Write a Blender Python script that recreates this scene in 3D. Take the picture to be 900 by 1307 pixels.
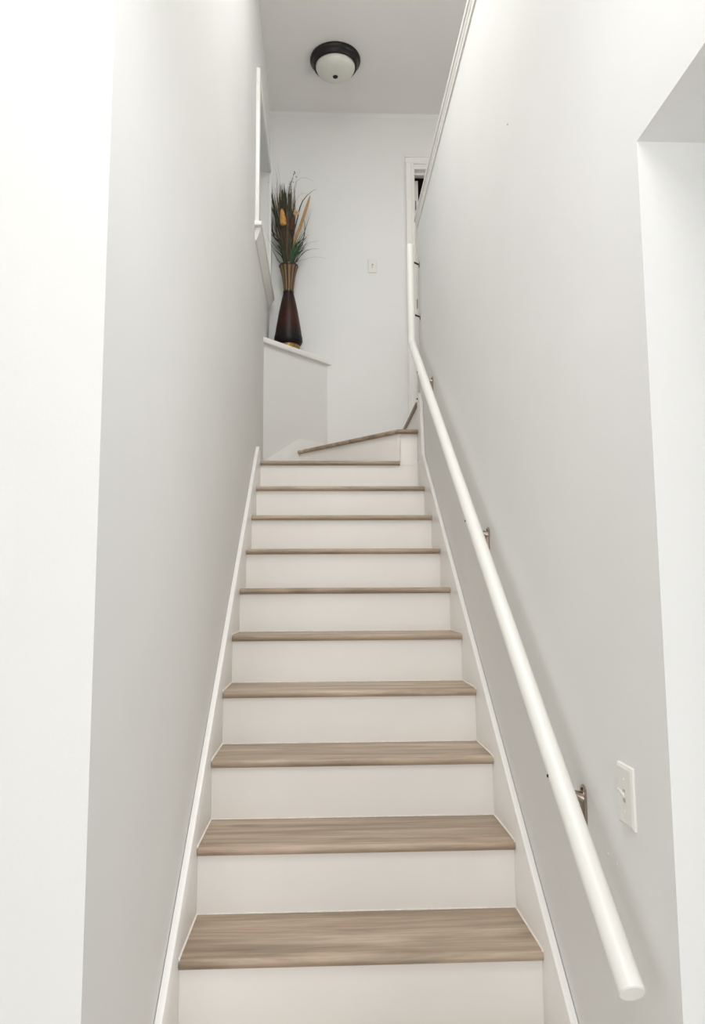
import bpy, bmesh, math, random
from mathutils import Vector, Matrix

# ------------------------------------------------------------------ reset
for o in list(bpy.data.objects):
    bpy.data.objects.remove(o, do_unlink=True)
S = bpy.context.scene
COL = S.collection

# ------------------------------------------------------------------ camera
cam_d = bpy.data.cameras.new('camera')
cam_d.sensor_fit = 'HORIZONTAL'
cam_d.sensor_width = 36.0
cam_d.lens = 36.0 * 941.52 / 900.0
cam_d.clip_start = 0.02
cam = bpy.data.objects.new('camera', cam_d)
COL.objects.link(cam)
r_, u_, f_ = ((0.9991781, -0.0401149, -0.0058176), (0.0012354, -0.1133189, 0.9935579), (0.0405157, 0.9927485, 0.1131762))
cam.matrix_world = Matrix(((r_[0], u_[0], -f_[0], 0), (r_[1], u_[1], -f_[1], 0), (r_[2], u_[2], -f_[2], 1.1032), (0, 0, 0, 1)))
S.camera = cam

# ------------------------------------------------------------------ world, lights, exposure
w = bpy.data.worlds.new('world'); S.world = w; w.use_nodes = True
w.node_tree.nodes['Background'].inputs[0].default_value = (0.86, 0.93, 1.0, 1)
w.node_tree.nodes['Background'].inputs[1].default_value = 0.5

def area(name, loc, target, sx, sy, power, color=(1, 1, 1)):
    d = bpy.data.lights.new(name, 'AREA'); d.shape = 'RECTANGLE'; d.size = sx; d.size_y = sy
    d.energy = power; d.color = color
    o = bpy.data.objects.new(name, d); COL.objects.link(o)
    o.location = loc
    o.rotation_euler = (Vector(target) - Vector(loc)).to_track_quat('-Z', 'Y').to_euler()
    return o
# fill lights added out of view, powers fitted to the wanted brightness
FILL_TINT = (0.985, 0.99, 1.0)
# added fill behind the camera
area('fill_entry', (-0.30, -3.05, 1.25), (-0.30, 0, 1.25), 1.6, 2.1, 47, FILL_TINT)
# added fill from the room beside the foot of the stairs
area('fill_side_room', (2.46, -0.90, 0.72), (0.0, 0.9, 1.15), 1.5, 1.9, 23, FILL_TINT)
# added fills: one lifts the landing ceiling, one hangs over the lower flight
area('fill_landing', (2.46, 3.4, 2.9), (1.9, 4.0, 4.7), 1.5, 0.9, 13, (1.0, 0.985, 0.96))
area('fill_stairwell', (0.10, 2.2, 4.69), (0.10, 2.2, 0), 0.8, 1.4, 34, (1.0, 0.99, 0.975))
# added fill under the entry ceiling, without a lamp body
area('fill_entry_ceiling', (0.05, 0.75, 2.69), (0.05, 0.75, 0), 0.8, 0.7, 9.5, (1.0, 0.99, 0.98))
S.view_settings.view_transform = 'Standard'
S.view_settings.look = 'None'
S.view_settings.exposure = 0.14
S.view_settings.gamma = 1.0
S.view_settings.use_curve_mapping = False

# ------------------------------------------------------------------ materials
def lin(c):
    return tuple(((v / 255) / 12.92 if v / 255 <= 0.04045 else ((v / 255 + 0.055) / 1.055) ** 2.4) for v in c) + (1.0,)

def base_mat(name):
    m = bpy.data.materials.new(name); m.use_nodes = True
    nt = m.node_tree; b = nt.nodes['Principled BSDF']
    return m, nt, b

def simple(name, rgb, rough=0.5, metal=0.0, var=0.04, scale=12.0, bump=0.0, bscale=90.0, spec=0.5, coat=0.0):
    m, nt, b = base_mat(name)
    tc = nt.nodes.new('ShaderNodeTexCoord')
    n = nt.nodes.new('ShaderNodeTexNoise'); n.inputs['Scale'].default_value = scale; n.inputs['Detail'].default_value = 4
    nt.links.new(tc.outputs['Object'], n.inputs['Vector'])
    r = nt.nodes.new('ShaderNodeValToRGB')
    c = lin(rgb)
    r.color_ramp.elements[0].position = 0.3; r.color_ramp.elements[1].position = 0.7
    r.color_ramp.elements[0].color = tuple(v * (1 - var) for v in c[:3]) + (1,)
    r.color_ramp.elements[1].color = tuple(min(1, v * (1 + var)) for v in c[:3]) + (1,)
    nt.links.new(n.outputs['Fac'], r.inputs['Fac']); nt.links.new(r.outputs['Color'], b.inputs['Base Color'])
    b.inputs['Roughness'].default_value = rough; b.inputs['Metallic'].default_value = metal
    b.inputs['Specular IOR Level'].default_value = spec
    b.inputs['Coat Weight'].default_value = coat
    if bump:
        n2 = nt.nodes.new('ShaderNodeTexNoise'); n2.inputs['Scale'].default_value = bscale; n2.inputs['Detail'].default_value = 3
        nt.links.new(tc.outputs['Object'], n2.inputs['Vector'])
        bp = nt.nodes.new('ShaderNodeBump'); bp.inputs['Strength'].default_value = bump; bp.inputs['Distance'].default_value = 0.002
        nt.links.new(n2.outputs['Fac'], bp.inputs['Height']); nt.links.new(bp.outputs['Normal'], b.inputs['Normal'])
    return m

def wood(name, axis='X'):
    """grey-brown oak plank: streaks run along `axis` (world)"""
    m, nt, b = base_mat(name)
    g = nt.nodes.new('ShaderNodeNewGeometry')
    def noise(sc, detail, dist, rough=0.6):
        mp = nt.nodes.new('ShaderNodeMapping'); mp.inputs['Scale'].default_value = sc
        nt.links.new(g.outputs['Position'], mp.inputs['Vector'])
        n = nt.nodes.new('ShaderNodeTexNoise'); n.inputs['Scale'].default_value = 1.0
        n.inputs['Detail'].default_value = detail; n.inputs['Distortion'].default_value = dist
        n.inputs['Roughness'].default_value = rough
        nt.links.new(mp.outputs['Vector'], n.inputs['Vector']); return n
    ax = (lambda l, c: (l, c, c * 0.6)) if axis == 'X' else (lambda l, c: (c, l, c * 0.6))
    n1 = noise(ax(1.3, 15.0), 5, 0.9)
    n2 = noise(ax(5.0, 130.0), 4, 0.3)
    n3 = noise(ax(2.2, 9.0), 3, 1.2)
    r = nt.nodes.new('ShaderNodeValToRGB'); e = r.color_ramp.elements
    e[0].position = 0.28; e[0].color = lin((140, 122, 104)); e[1].position = 0.72; e[1].color = lin((207, 191, 172))
    k = e.new(0.45); k.color = lin((170, 152, 133)); k = e.new(0.58); k.color = lin((187, 170, 151))
    nt.links.new(n1.outputs['Fac'], r.inputs['Fac'])
    r2 = nt.nodes.new('ShaderNodeValToRGB'); r2.color_ramp.elements[0].position = 0.35; r2.color_ramp.elements[1].position = 0.62
    r2.color_ramp.elements[0].color = (0.82, 0.80, 0.78, 1); r2.color_ramp.elements[1].color = (1.04, 1.03, 1.02, 1)
    nt.links.new(n2.outputs['Fac'], r2.inputs['Fac'])
    r3 = nt.nodes.new('ShaderNodeValToRGB'); r3.color_ramp.elements[0].position = 0.3; r3.color_ramp.elements[1].position = 0.7
    r3.color_ramp.elements[0].color = (0.86, 0.88, 0.86, 1); r3.color_ramp.elements[1].color = (1.08, 1.03, 1.0, 1)
    nt.links.new(n3.outputs['Fac'], r3.inputs['Fac'])
    def mul(a, c):
        x = nt.nodes.new('ShaderNodeMix'); x.data_type = 'RGBA'; x.blend_type = 'MULTIPLY'; x.inputs[0].default_value = 1.0
        nt.links.new(a, x.inputs[6]); nt.links.new(c, x.inputs[7]); return x.outputs[2]
    mpk = nt.nodes.new('ShaderNodeMapping'); mpk.inputs['Scale'].default_value = ax(2.6, 10.0)
    nt.links.new(g.outputs['Position'], mpk.inputs['Vector'])
    vo = nt.nodes.new('ShaderNodeTexVoronoi'); vo.inputs['Scale'].default_value = 1.0
    nt.links.new(mpk.outputs['Vector'], vo.inputs['Vector'])
    rk = nt.nodes.new('ShaderNodeValToRGB'); rk.color_ramp.elements[0].position = 0.05; rk.color_ramp.elements[1].position = 0.20
    rk.color_ramp.elements[0].color = (0.66, 0.60, 0.56, 1); rk.color_ramp.elements[1].color = (1, 1, 1, 1)
    nt.links.new(vo.outputs['Distance'], rk.inputs['Fac'])
    out = mul(mul(mul(r.outputs['Color'], r2.outputs['Color']), r3.outputs['Color']), rk.outputs['Color'])
    nt.links.new(out, b.inputs['Base Color'])
    b.inputs['Roughness'].default_value = 0.42
    bp = nt.nodes.new('ShaderNodeBump'); bp.inputs['Strength'].default_value = 0.12; bp.inputs['Distance'].default_value = 0.001
    nt.links.new(n2.outputs['Fac'], bp.inputs['Height']); nt.links.new(bp.outputs['Normal'], b.inputs['Normal'])
    return m

M = {}
M['wall'] = simple('wall_paint', (240, 240, 238), 0.62, var=0.012, scale=2.5, bump=0.10, bscale=140)
M['ceil'] = simple('ceiling_paint', (245, 244, 242), 0.8, var=0.012, scale=2.0, bump=0.10, bscale=120)
M['trim'] = simple('trim_paint', (247, 245, 241), 0.36, var=0.01, scale=5, bump=0.04, bscale=60)
M['riser'] = simple('riser_paint', (249, 246, 241), 0.38, var=0.015, scale=4, bump=0.05, bscale=40)
M['rail'] = simple('rail_paint', (243, 242, 236), 0.32, var=0.01, scale=8)
M['caulk'] = simple('caulk', (246, 240, 232), 0.6, var=0.08, scale=60)
M['floor'] = simple('pale_floor', (216, 210, 203), 0.5, var=0.05, scale=3, bump=0.05, bscale=50)
M['wood'] = wood('grey_oak', 'X')
M['wood_y'] = wood('grey_oak_turned', 'Y')
M['nickel'] = simple('brushed_nickel', (170, 158, 146), 0.28, 1.0, var=0.06, scale=70)
M['steel'] = simple('dark_screw', (70, 62, 56), 0.4, 0.8, var=0.1, scale=70)
M['plate'] = simple('switch_plastic', (240, 237, 232), 0.35, var=0.006)
M['plate_old'] = simple('ivory_plastic', (238, 235, 229), 0.4, var=0.006)
M['slot_pale'] = simple('toggle_slot_pale', (196, 191, 183), 0.6)
M['slot'] = simple('toggle_slot', (120, 116, 108), 0.6)
M['bronze'] = simple('dark_bronze', (34, 31, 30), 0.38, 0.35, var=0.12, scale=20)
M['frost'] = simple('frosted_glass', (226, 226, 218), 0.3, var=0.02, scale=9, coat=0.3)
M['dark_room'] = simple('unlit_room_colour', (44, 36, 36), 0.7, var=0.08)  # the unlit room's darkness is put into this wall colour
M['leaf_dark'] = simple('grass_dark', (44, 52, 34), 0.6, var=0.25, scale=25)
M['leaf_deep'] = simple('grass_deep_olive', (58, 62, 38), 0.6, var=0.25, scale=25)
M['leaf_green'] = simple('grass_green', (54, 98, 62), 0.6, var=0.22, scale=25)
M['leaf_brown'] = simple('grass_brown', (98, 76, 56), 0.65, var=0.22, scale=25)
M['leaf_tan'] = simple('reed_tan', (178, 140, 92), 0.65, var=0.18, scale=30)
M['pod'] = simple('dried_pod', (206, 150, 80), 0.7, var=0.3, scale=60, bump=0.6, bscale=120)
M['petal'] = simple('dried_petal', (206, 176, 128), 0.7, var=0.2, scale=40)
M['cattail'] = simple('cattail_brown', (88, 52, 38), 0.85, var=0.2, scale=80, bump=0.5, bscale=260)
M['gold'] = simple('gold_leaf', (150, 118, 62), 0.4, 0.6, var=0.4, scale=70, bump=0.5, bscale=120)
M['rim'] = simple('vase_rim', (46, 26, 20), 0.3, 0.1, var=0.2, scale=30, coat=0.4)

def vase_mat():
    m, nt, b = base_mat('brown_glaze')
    tc = nt.nodes.new('ShaderNodeTexCoord'); sp = nt.nodes.new('ShaderNodeSeparateXYZ')
    nt.links.new(tc.outputs['Object'], sp.inputs[0])
    r = nt.nodes.new('ShaderNodeValToRGB'); e = r.color_ramp.elements
    mr = nt.nodes.new('ShaderNodeMapRange'); mr.inputs[1].default_value = 0.04; mr.inputs[2].default_value = 0.46
    nt.links.new(sp.outputs[2], mr.inputs[0])
    e[0].position = 0.0; e[0].color = lin((14, 8, 7)); e[1].position = 1.0; e[1].color = lin((36, 18, 13))
    for pos, c in ((0.20, (15, 8, 7)), (0.27, (36, 17, 13)), (0.45, (66, 30, 21)), (0.75, (52, 25, 18))):
        k = e.new(pos); k.color = lin(c)
    n = nt.nodes.new('ShaderNodeTexNoise'); n.inputs['Scale'].default_value = 26; n.inputs['Detail'].default_value = 5
    nt.links.new(tc.outputs['Object'], n.inputs['Vector'])
    r2 = nt.nodes.new('ShaderNodeValToRGB'); r2.color_ramp.elements[0].position = 0.3; r2.color_ramp.elements[1].position = 0.7
    r2.color_ramp.elements[0].color = (0.7, 0.68, 0.66, 1); r2.color_ramp.elements[1].color = (1.1, 1.05, 1.05, 1)
    nt.links.new(n.outputs['Fac'], r2.inputs['Fac']); nt.links.new(mr.outputs[0], r.inputs['Fac'])
    x = nt.nodes.new('ShaderNodeMix'); x.data_type = 'RGBA'; x.blend_type = 'MULTIPLY'; x.inputs[0].default_value = 1
    nt.links.new(r.outputs['Color'], x.inputs[6]); nt.links.new(r2.outputs['Color'], x.inputs[7])
    nt.links.new(x.outputs[2], b.inputs['Base Color'])
    b.inputs['Roughness'].default_value = 0.42; b.inputs['Specular IOR Level'].default_value = 0.3
    return m
M['glaze'] = vase_mat()

def neck_mat():
    m, nt, b = base_mat('bronze_striped_glaze')
    tc = nt.nodes.new('ShaderNodeTexCoord'); sp = nt.nodes.new('ShaderNodeSeparateXYZ')
    nt.links.new(tc.outputs['Object'], sp.inputs[0])
    at = nt.nodes.new('ShaderNodeMath'); at.operation = 'ARCTAN2'
    nt.links.new(sp.outputs[1], at.inputs[0]); nt.links.new(sp.outputs[0], at.inputs[1])
    mu = nt.nodes.new('ShaderNodeMath'); mu.operation = 'MULTIPLY'; mu.inputs[1].default_value = 12
    nt.links.new(at.outputs[0], mu.inputs[0])
    si = nt.nodes.new('ShaderNodeMath'); si.operation = 'SINE'; nt.links.new(mu.outputs[0], si.inputs[0])
    mr = nt.nodes.new('ShaderNodeMapRange'); mr.inputs[1].default_value = -1; mr.inputs[2].default_value = 1
    nt.links.new(si.outputs[0], mr.inputs[0])
    r = nt.nodes.new('ShaderNodeValToRGB'); e = r.color_ramp.elements
    e[0].position = 0.1; e[0].color = lin((66, 36, 22)); e[1].position = 0.75; e[1].color = lin((136, 110, 74))
    k = e.new(0.4); k.color = lin((112, 82, 50))
    nt.links.new(mr.outputs[0], r.inputs['Fac']); nt.links.new(r.outputs['Color'], b.inputs['Base Color'])
    b.inputs['Roughness'].default_value = 0.4; b.inputs['Metallic'].default_value = 0.15
    return m
M['neck'] = neck_mat()

def glass_mat():
    m, nt, b = base_mat('window_glass')
    b.inputs['Base Color'].default_value = (0.9, 0.95, 0.95, 1); b.inputs['Roughness'].default_value = 0.03
    b.inputs['Transmission Weight'].default_value = 1.0; b.inputs['IOR'].default_value = 1.45
    return m
M['glass'] = glass_mat()

# ------------------------------------------------------------------ geometry helpers
def add_box(bm, x0, x1, y0, y1, z0, z1):
    vs = [bm.verts.new(p) for p in ((x0, y0, z0), (x1, y0, z0), (x1, y1, z0), (x0, y1, z0), (x0, y0, z1), (x1, y0, z1), (x1, y1, z1), (x0, y1, z1))]
    for f in ((0, 3, 2, 1), (4, 5, 6, 7), (0, 1, 5, 4), (1, 2, 6, 5), (2, 3, 7, 6), (3, 0, 4, 7)):
        bm.faces.new([vs[i] for i in f])

def bevel(bm, w, seg=2):
    bmesh.ops.bevel(bm, geom=list(bm.edges), offset=w, segments=seg, profile=0.5, affect='EDGES', clamp_overlap=True)

def add_prism(bm, pts, vec):
    """closed polygon pts (3-D) swept by vec"""
    v = Vector(vec)
    a = [bm.verts.new(p) for p in pts]; b = [bm.verts.new(Vector(p) + v) for p in pts]
    n = len(pts)
    bm.faces.new(a[::-1]); bm.faces.new(b)
    for i in range(n):
        bm.faces.new([a[i], a[(i + 1) % n], b[(i + 1) % n], b[i]])

def add_tube(bm, path, rad, seg=16, n0=None, n1=None, cap=True):
    """tube along a polyline, mitred at bends; n0/n1 = cutting-plane normals of the ends"""
    path = [Vector(p) for p in path]; n = len(path)
    rads = rad if isinstance(rad, (list, tuple)) else [rad] * n
    rings = []
    ref = None
    for i in range(n):
        d0 = (path[i] - path[i - 1]).normalized() if i else (path[1] - path[0]).normalized()
        d1 = (path[i + 1] - path[i]).normalized() if i < n - 1 else d0
        pl = (d0 + d1).normalized()
        if i == 0 and n0 is not None: pl = Vector(n0).normalized()
        if i == n - 1 and n1 is not None: pl = Vector(n1).normalized()
        if ref is None:
            ref = Vector((0, 0, 1)) if abs(d0.z) < 0.9 else Vector((1, 0, 0))
        a = (ref - d0 * ref.dot(d0)).normalized(); ref = a
        b = d0.cross(a)
        ring = []
        for k in range(seg):
            t = 2 * math.pi * k / seg
            off = (a * math.cos(t) + b * math.sin(t)) * rads[i]
            s = -off.dot(pl) / d0.dot(pl)
            ring.append(bm.verts.new(path[i] + off + d0 * s))
        rings.append(ring)
    for i in range(n - 1):
        for k in range(seg):
            bm.faces.new([rings[i][k], rings[i][(k + 1) % seg], rings[i + 1][(k + 1) % seg], rings[i + 1][k]])
    if cap:
        bm.faces.new(rings[0][::-1]); bm.faces.new(rings[-1])

def add_lathe(bm, prof, seg=32, flute=None):
    """profile [(r,z)...] about Z; flute(ang, i) scales the radius"""
    rings = []
    for i, (r, z) in enumerate(prof):
        if r < 1e-5:
            rings.append([bm.verts.new((0, 0, z))])
        else:
            rings.append([bm.verts.new((r * (flute(2 * math.pi * k / seg, i) if flute else 1) * math.cos(2 * math.pi * k / seg),
                                        r * (flute(2 * math.pi * k / seg, i) if flute else 1) * math.sin(2 * math.pi * k / seg), z)) for k in range(seg)])
    for i in range(len(prof) - 1):
        a, b = rings[i], rings[i + 1]
        for k in range(seg):
            k2 = (k + 1) % seg
            if len(a) == 1 and len(b) == 1: continue
            if len(a) == 1: bm.faces.new([a[0], b[k2], b[k]])
            elif len(b) == 1: bm.faces.new([a[k], a[k2], b[0]])
            else: bm.faces.new([a[k], a[k2], b[k2], b[k]])

def build(name, bm, mat, parent=None, smooth=False, loc=None):
    bmesh.ops.recalc_face_normals(bm, faces=list(bm.faces))
    me = bpy.data.meshes.new(name); bm.to_mesh(me); bm.free()
    me.materials.append(M[mat])
    if smooth:
        for p in me.polygons: p.use_smooth = True
        try: me.set_sharp_from_angle(angle=math.radians(40))
        except Exception: pass
    o = bpy.data.objects.new(name, me); COL.objects.link(o)
    if loc: o.location = loc
    if parent: o.parent = parent
    return o

def share(name, src, parent, loc, rot=None):
    o = bpy.data.objects.new(name, src.data); COL.objects.link(o)
    o.parent = parent; o.location = loc
    if rot: o.rotation_euler = rot
    return o

def box(name, mat, x0, x1, y0, y1, z0, z1, parent=None, bev=0.0, seg=2):
    """box whose object origin is its base centre (world when no parent, parent's space otherwise)"""
    cx, cy = (x0 + x1) / 2, (y0 + y1) / 2
    bm = bmesh.new(); add_box(bm, x0 - cx, x1 - cx, y0 - cy, y1 - cy, 0, z1 - z0)
    if bev: bevel(bm, bev, seg)
    return build(name, bm, mat, parent, smooth=bool(bev), loc=(cx, cy, z0))

def boxes(name, mat, lst, parent=None):
    bm = bmesh.new()
    for b in lst: add_box(bm, *b)
    return build(name, bm, mat, parent)

def empty(name, loc=(0, 0, 0), parent=None):
    o = bpy.data.objects.new(name, None); COL.objects.link(o); o.location = loc
    o.empty_display_size = 0.1
    if parent: o.parent = parent
    return o

def tag(o, label, cat, group=None):
    o['label'] = label; o['category'] = cat
    if group: o['group'] = group
    return o

def struct(o, label=None, cat=None):
    o['kind'] = 'structure'
    if label: o['label'] = label
    if cat: o['category'] = cat
    return o

# ------------------------------------------------------------------ dimensions (metres)
XL, XR = -0.366, 0.568          # skirt faces either side of the stair
WL, WR = -0.386, 0.588          # wall faces
RISE, RUN, Y0 = 0.19, 0.2565, 1.994   # nosing i at Y0+(i-1)*RUN, height i*RISE
ZF = -0.38                      # entry floor
ZL = 12 * RISE                  # upstairs floor
ZC = 4.72                       # upstairs ceiling
YB = 5.18                       # back wall
YC = 1.277                      # corner where the stair walls begin
YE = 4.32                       # end of the right (guard) wall
ZG = 3.410                      # top of guard wall
ZN = 2.72                       # entry ceiling
def ny(i): return Y0 + (i - 1) * RUN

# ------------------------------------------------------------------ the setting
struct(box('floor', 'floor', -2.5, 2.6, -3.2, YC + 0.2, ZF - 0.1, ZF), 'pale floor at the foot of the stairs', 'floor')
fl_land = struct(box('floor_landing', 'wood_y', 0.60, 2.6, 1.45, YB, ZL - 0.22, ZL), 'grey-brown plank floor of the upstairs landing', 'floor')
struct(boxes('ceiling', 'ceil', [(-0.55, -0.35, 1.30, YB + 0.1, ZC, ZC + 0.1), (0.55, 2.7, 1.30, YB + 0.1, ZC, ZC + 0.1), (-0.35, 0.55, 1.30, 1.45, ZC, ZC + 0.1), (-0.35, 0.55, 2.95, YB + 0.1, ZC, ZC + 0.1)]), 'flat white ceiling over the stairwell and landing', 'ceiling')
struct(box('ceiling_entry', 'ceil', -2.5, 2.6, -3.2, YC + 0.06, ZN, ZN + 0.12), 'flat white ceiling over the foot of the stairs', 'ceiling')

# left stair wall with the window hole
WY0, WY1, WZ0, WZ1 = 4.106, 5.02, 3.238, 4.136
wl = boxes('wall_left', 'wall', [
    (WL - 0.14, WL, YC, WY0, ZF, ZC), (WL - 0.14, WL, WY1, YB, ZF, ZC),
    (WL - 0.14, WL, WY0, WY1, ZF, WZ0), (WL - 0.14, WL, WY0, WY1, WZ1, ZC)])
struct(wl, 'tall pale grey wall on the left of the stairs', 'wall')
struct(box('wall_front_left', 'wall', -2.5, WL - 0.14, YC, YC + 0.14, ZF, ZN + 0.12), 'bright white wall facing the camera left of the stairs', 'wall')
# right stair wall: guard wall, header over the side opening, and its return behind the camera
wr = boxes('wall_right', 'wall', [
    (WR, WR + 0.135, YC - 0.007, YE, ZF, ZG),
    (WR, WR + 0.135, 0.30, YC - 0.007, 1.945, ZN),
    (WR, WR + 0.135, -3.2, 0.30, ZF, ZN)])
struct(wr, 'long pale grey wall on the right carrying the handrail', 'wall')
back = boxes('wall_back', 'wall', [(WL - 0.14, 0.690, YB, YB + 0.12, 1.2, ZC), (1.50, 2.7, YB, YB + 0.12, 1.2, ZC),
                                   (0.690, 1.50, YB, YB + 0.12, 4.296, ZC), (0.690, 1.50, YB, YB + 0.12, 1.2, ZL)])
struct(back, 'pale grey wall facing the camera at the top of the stairs', 'wall')
struct(boxes('wall_landing_right', 'wall', [(2.6, 2.7, 1.3, 2.6, 1.2, ZC), (2.6, 2.7, 4.2, YB, 1.2, ZC), (2.6, 2.7, 2.6, 4.2, 1.2, 2.45), (2.6, 2.7, 2.6, 4.2, 3.40, ZC)]), 'pale grey outer wall of the upstairs landing', 'wall')
struct(boxes('wall_stair_front', 'wall', [(WL - 0.14, 2.6, YC + 0.06, YC + 0.17, ZN, ZC), (WR + 0.135, 2.6, YC + 0.06, YC + 0.17, ZF, ZN)]), 'pale grey wall above the stair foot', 'wall')
struct(boxes('wall_entry_rear', 'wall', [(-2.5, -1.15, -3.3, -3.2, ZF, ZN), (0.55, 2.6, -3.3, -3.2, ZF, ZN), (-1.15, 0.55, -3.3, -3.2, ZF, 0.15), (-1.15, 0.55, -3.3, -3.2, 2.35, ZN)]), 'white wall behind the camera', 'wall')
struct(box('wall_entry_left', 'wall', -2.6, -2.5, -3.3, YC + 0.14, ZF, ZN + 0.12), 'white wall at the left of the entry', 'wall')
struct(boxes('wall_entry_right', 'wall', [(2.6, 2.7, -3.3, -1.7, ZF, ZN + 0.12), (2.6, 2.7, -0.1, YC + 0.17, ZF, ZN + 0.12), (2.6, 2.7, -1.7, -0.1, ZF, -0.28), (2.6, 2.7, -1.7, -0.1, 1.75, ZN + 0.12)]), 'white wall of the room beside the entry', 'wall')

# guard wall cap
box('cap_board', 'trim', WR - 0.017, WR + 0.16, YC + 0.18, YE + 0.02, ZG, ZG + 0.024, wr, 0.004)
bm = bmesh.new()
add_prism(bm, [(WR - 0.001, 1.46, ZG), (WR - 0.011, 1.46, ZG), (WR - 0.010, 1.46, ZG - 0.022), (WR - 0.007, 1.46, ZG - 0.026), (WR - 0.006, 1.46, ZG - 0.048), (WR - 0.001, 1.46, ZG - 0.050)], (0, YE + 0.004 - 1.46, 0))
build('cap_molding', bm, 'trim', wr)
# two old fixing marks low on the wall and one high up
for (y, z, r) in ((1.570, 0.571, 0.0045), (1.524, 0.567, 0.003), (2.163, 2.586, 0.003)):
    bm = bmesh.new(); add_lathe(bm, [(0, 0.0013), (r * 0.7, 0.001), (r, 0.0), (0, 0)], 10)
    o = build('filled_nail_hole', bm, 'wall' if z < 2 else 'steel', wr, True)
    o.location = (WR, y, z); o.rotation_euler = (0, -math.pi / 2, 0)

# back wall / ceiling caulk line
bm = bmesh.new(); add_prism(bm, [(WL, YB, ZC), (WL, YB - 0.006, ZC), (WL, YB - 0.002, ZC - 0.03), (WL, YB, ZC - 0.032)], (2.6 - WL, 0, 0))
struct(build('trim_1', bm, 'wall'), 'thin painted joint strip where back wall meets ceiling', 'trim')

# window in the left wall
win = struct(empty('window_1', (WL, (WY0 + WY1) / 2, WZ0)), 'white framed window recess high on the left wall', 'window')
def wbox(name, mat, x0, x1, y0, y1, z0, z1, par=win, bev=0.003):
    ox, oy, oz = win.location
    return box(name, mat, x0 - ox, x1 - ox, y0 - oy, y1 - oy, z0 - oz, z1 - oz, par, bev)
CW = 0.066
wbox('side_casing', 'trim', WL, WL + 0.022, WY0 - CW, WY0, WZ0 - 0.001, WZ1 + CW)
wbox('side_casing', 'trim', WL, WL + 0.022, WY1, WY1 + CW, WZ0 - 0.001, WZ1 + CW)
wbox('head_casing', 'trim', WL, WL + 0.020, WY0, WY1, WZ1, WZ1 + CW)
wbox('stool', 'trim', WL - 0.10, WL + 0.043, WY0 - CW - 0.03, WY1 + CW + 0.03, WZ0 - 0.030, WZ0, bev=0.010)
# apron with a coved profile and raked ends
ox, oy, oz = win.location
bm = bmesh.new()
ya, yb_ = WY0 - CW - 0.004, WY1 + CW + 0.004
za = WZ0 - 0.031
prof = [(WL, za), (WL + 0.036, za), (WL + 0.032, za - 0.012), (WL + 0.024, za - 0.03), (WL + 0.015, za - 0.052), (WL + 0.008, za - 0.066), (WL, za - 0.07)]
A = [bm.verts.new((x - ox, ya + (za - z) * 0.25 - oy, z - oz)) for x, z in prof]
B = [bm.verts.new((x - ox, yb_ - (za - z) * 0.25 - oy, z - oz)) for x, z in prof]
bm.faces.new(A); bm.faces.new(B[::-1])
for i in range(len(prof)):
    j = (i + 1) % len(prof); bm.faces.new([A[i], A[j], B[j], B[i]])
build('apron', bm, 'trim', win)
bm = bmesh.new()
for b in ((WL - 0.13, WL - 0.09, WY0, WY0 + 0.045, WZ0, WZ1), (WL - 0.13, WL - 0.09, WY1 - 0.045, WY1, WZ0, WZ1),
          (WL - 0.13, WL - 0.09, WY0 + 0.045, WY1 - 0.045, WZ0, WZ0 + 0.055), (WL - 0.13, WL - 0.09, WY0 + 0.045, WY1 - 0.045, WZ1 - 0.045, WZ1),
          (WL - 0.128, WL - 0.092, WY0 + 0.045, WY1 - 0.045, 3.68, 3.715)):
    add_box(bm, b[0] - ox, b[1] - ox, b[2] - oy, b[3] - oy, b[4] - oz, b[5] - oz)
sash = build('sash', bm, 'trim', win)
for z0, z1 in ((WZ0 + 0.05, 3.685), (3.71, WZ1 - 0.04)):
    wbox('pane', 'glass', WL - 0.113, WL - 0.109, WY0 + 0.04, WY1 - 0.04, z0, z1, sash, 0)

# unseen window frames made up to go with the fill lights
def added_window(name, label, axis, a0, a1, z0, z1, d0, d1):
    """axis 'Y': lies in a wall of constant Y; 'X': of constant X"""
    t = struct(empty(name, ((a0 + a1) / 2, d0, z0) if axis == 'Y' else (d0, (a0 + a1) / 2, z0)), label, 'window')
    px, py, pz = t.location
    def b(nm, mat, p0, p1, q0, q1, e0, e1):
        if axis == 'Y': return box(nm, mat, p0 - px, p1 - px, e0 - py, e1 - py, q0 - pz, q1 - pz, t)
        return box(nm, mat, e0 - px, e1 - px, p0 - py, p1 - py, q0 - pz, q1 - pz, t)
    f = 0.06
    b('frame_side', 'trim', a0, a0 + f, z0, z1, d0, d1); b('frame_side', 'trim', a1 - f, a1, z0, z1, d0, d1)
    b('frame_rail', 'trim', a0 + f, a1 - f, z0, z0 + f, d0, d1); b('frame_rail', 'trim', a0 + f, a1 - f, z1 - f, z1, d0, d1)
    m = (a0 + a1) / 2; dm = (d0 + d1) / 2
    b('mullion', 'trim', m - 0.025, m + 0.025, z0 + f, z1 - f, d0, d1)
    b('pane', 'glass', a0 + f, m - 0.025, z0 + f, z1 - f, dm - 0.003, dm + 0.003)
    b('pane', 'glass', m + 0.025, a1 - f, z0 + f, z1 - f, dm - 0.003, dm + 0.003)
added_window('added_window_2', 'unseen tall white window added behind the camera for a fill light', 'Y', -1.15, 0.55, 0.15, 2.35, -3.29, -3.21)
added_window('added_window_3', 'unseen white window added on the landing wall for a fill light', 'X', 2.6, 4.2, 2.45, 3.40, 2.61, 2.69)
added_window('added_window_4', 'unseen white window added in the room beside the stairs for a fill light', 'X', -1.7, -0.1, -0.28, 1.75, 2.61, 2.69)
added_skylight = struct(empty('added_window_5', (0.10, 2.20, ZC + 0.03)), 'unseen white framed skylight added over the lower flight for a fill light', 'window')  # skylight frame added above the overhead fill
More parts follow.
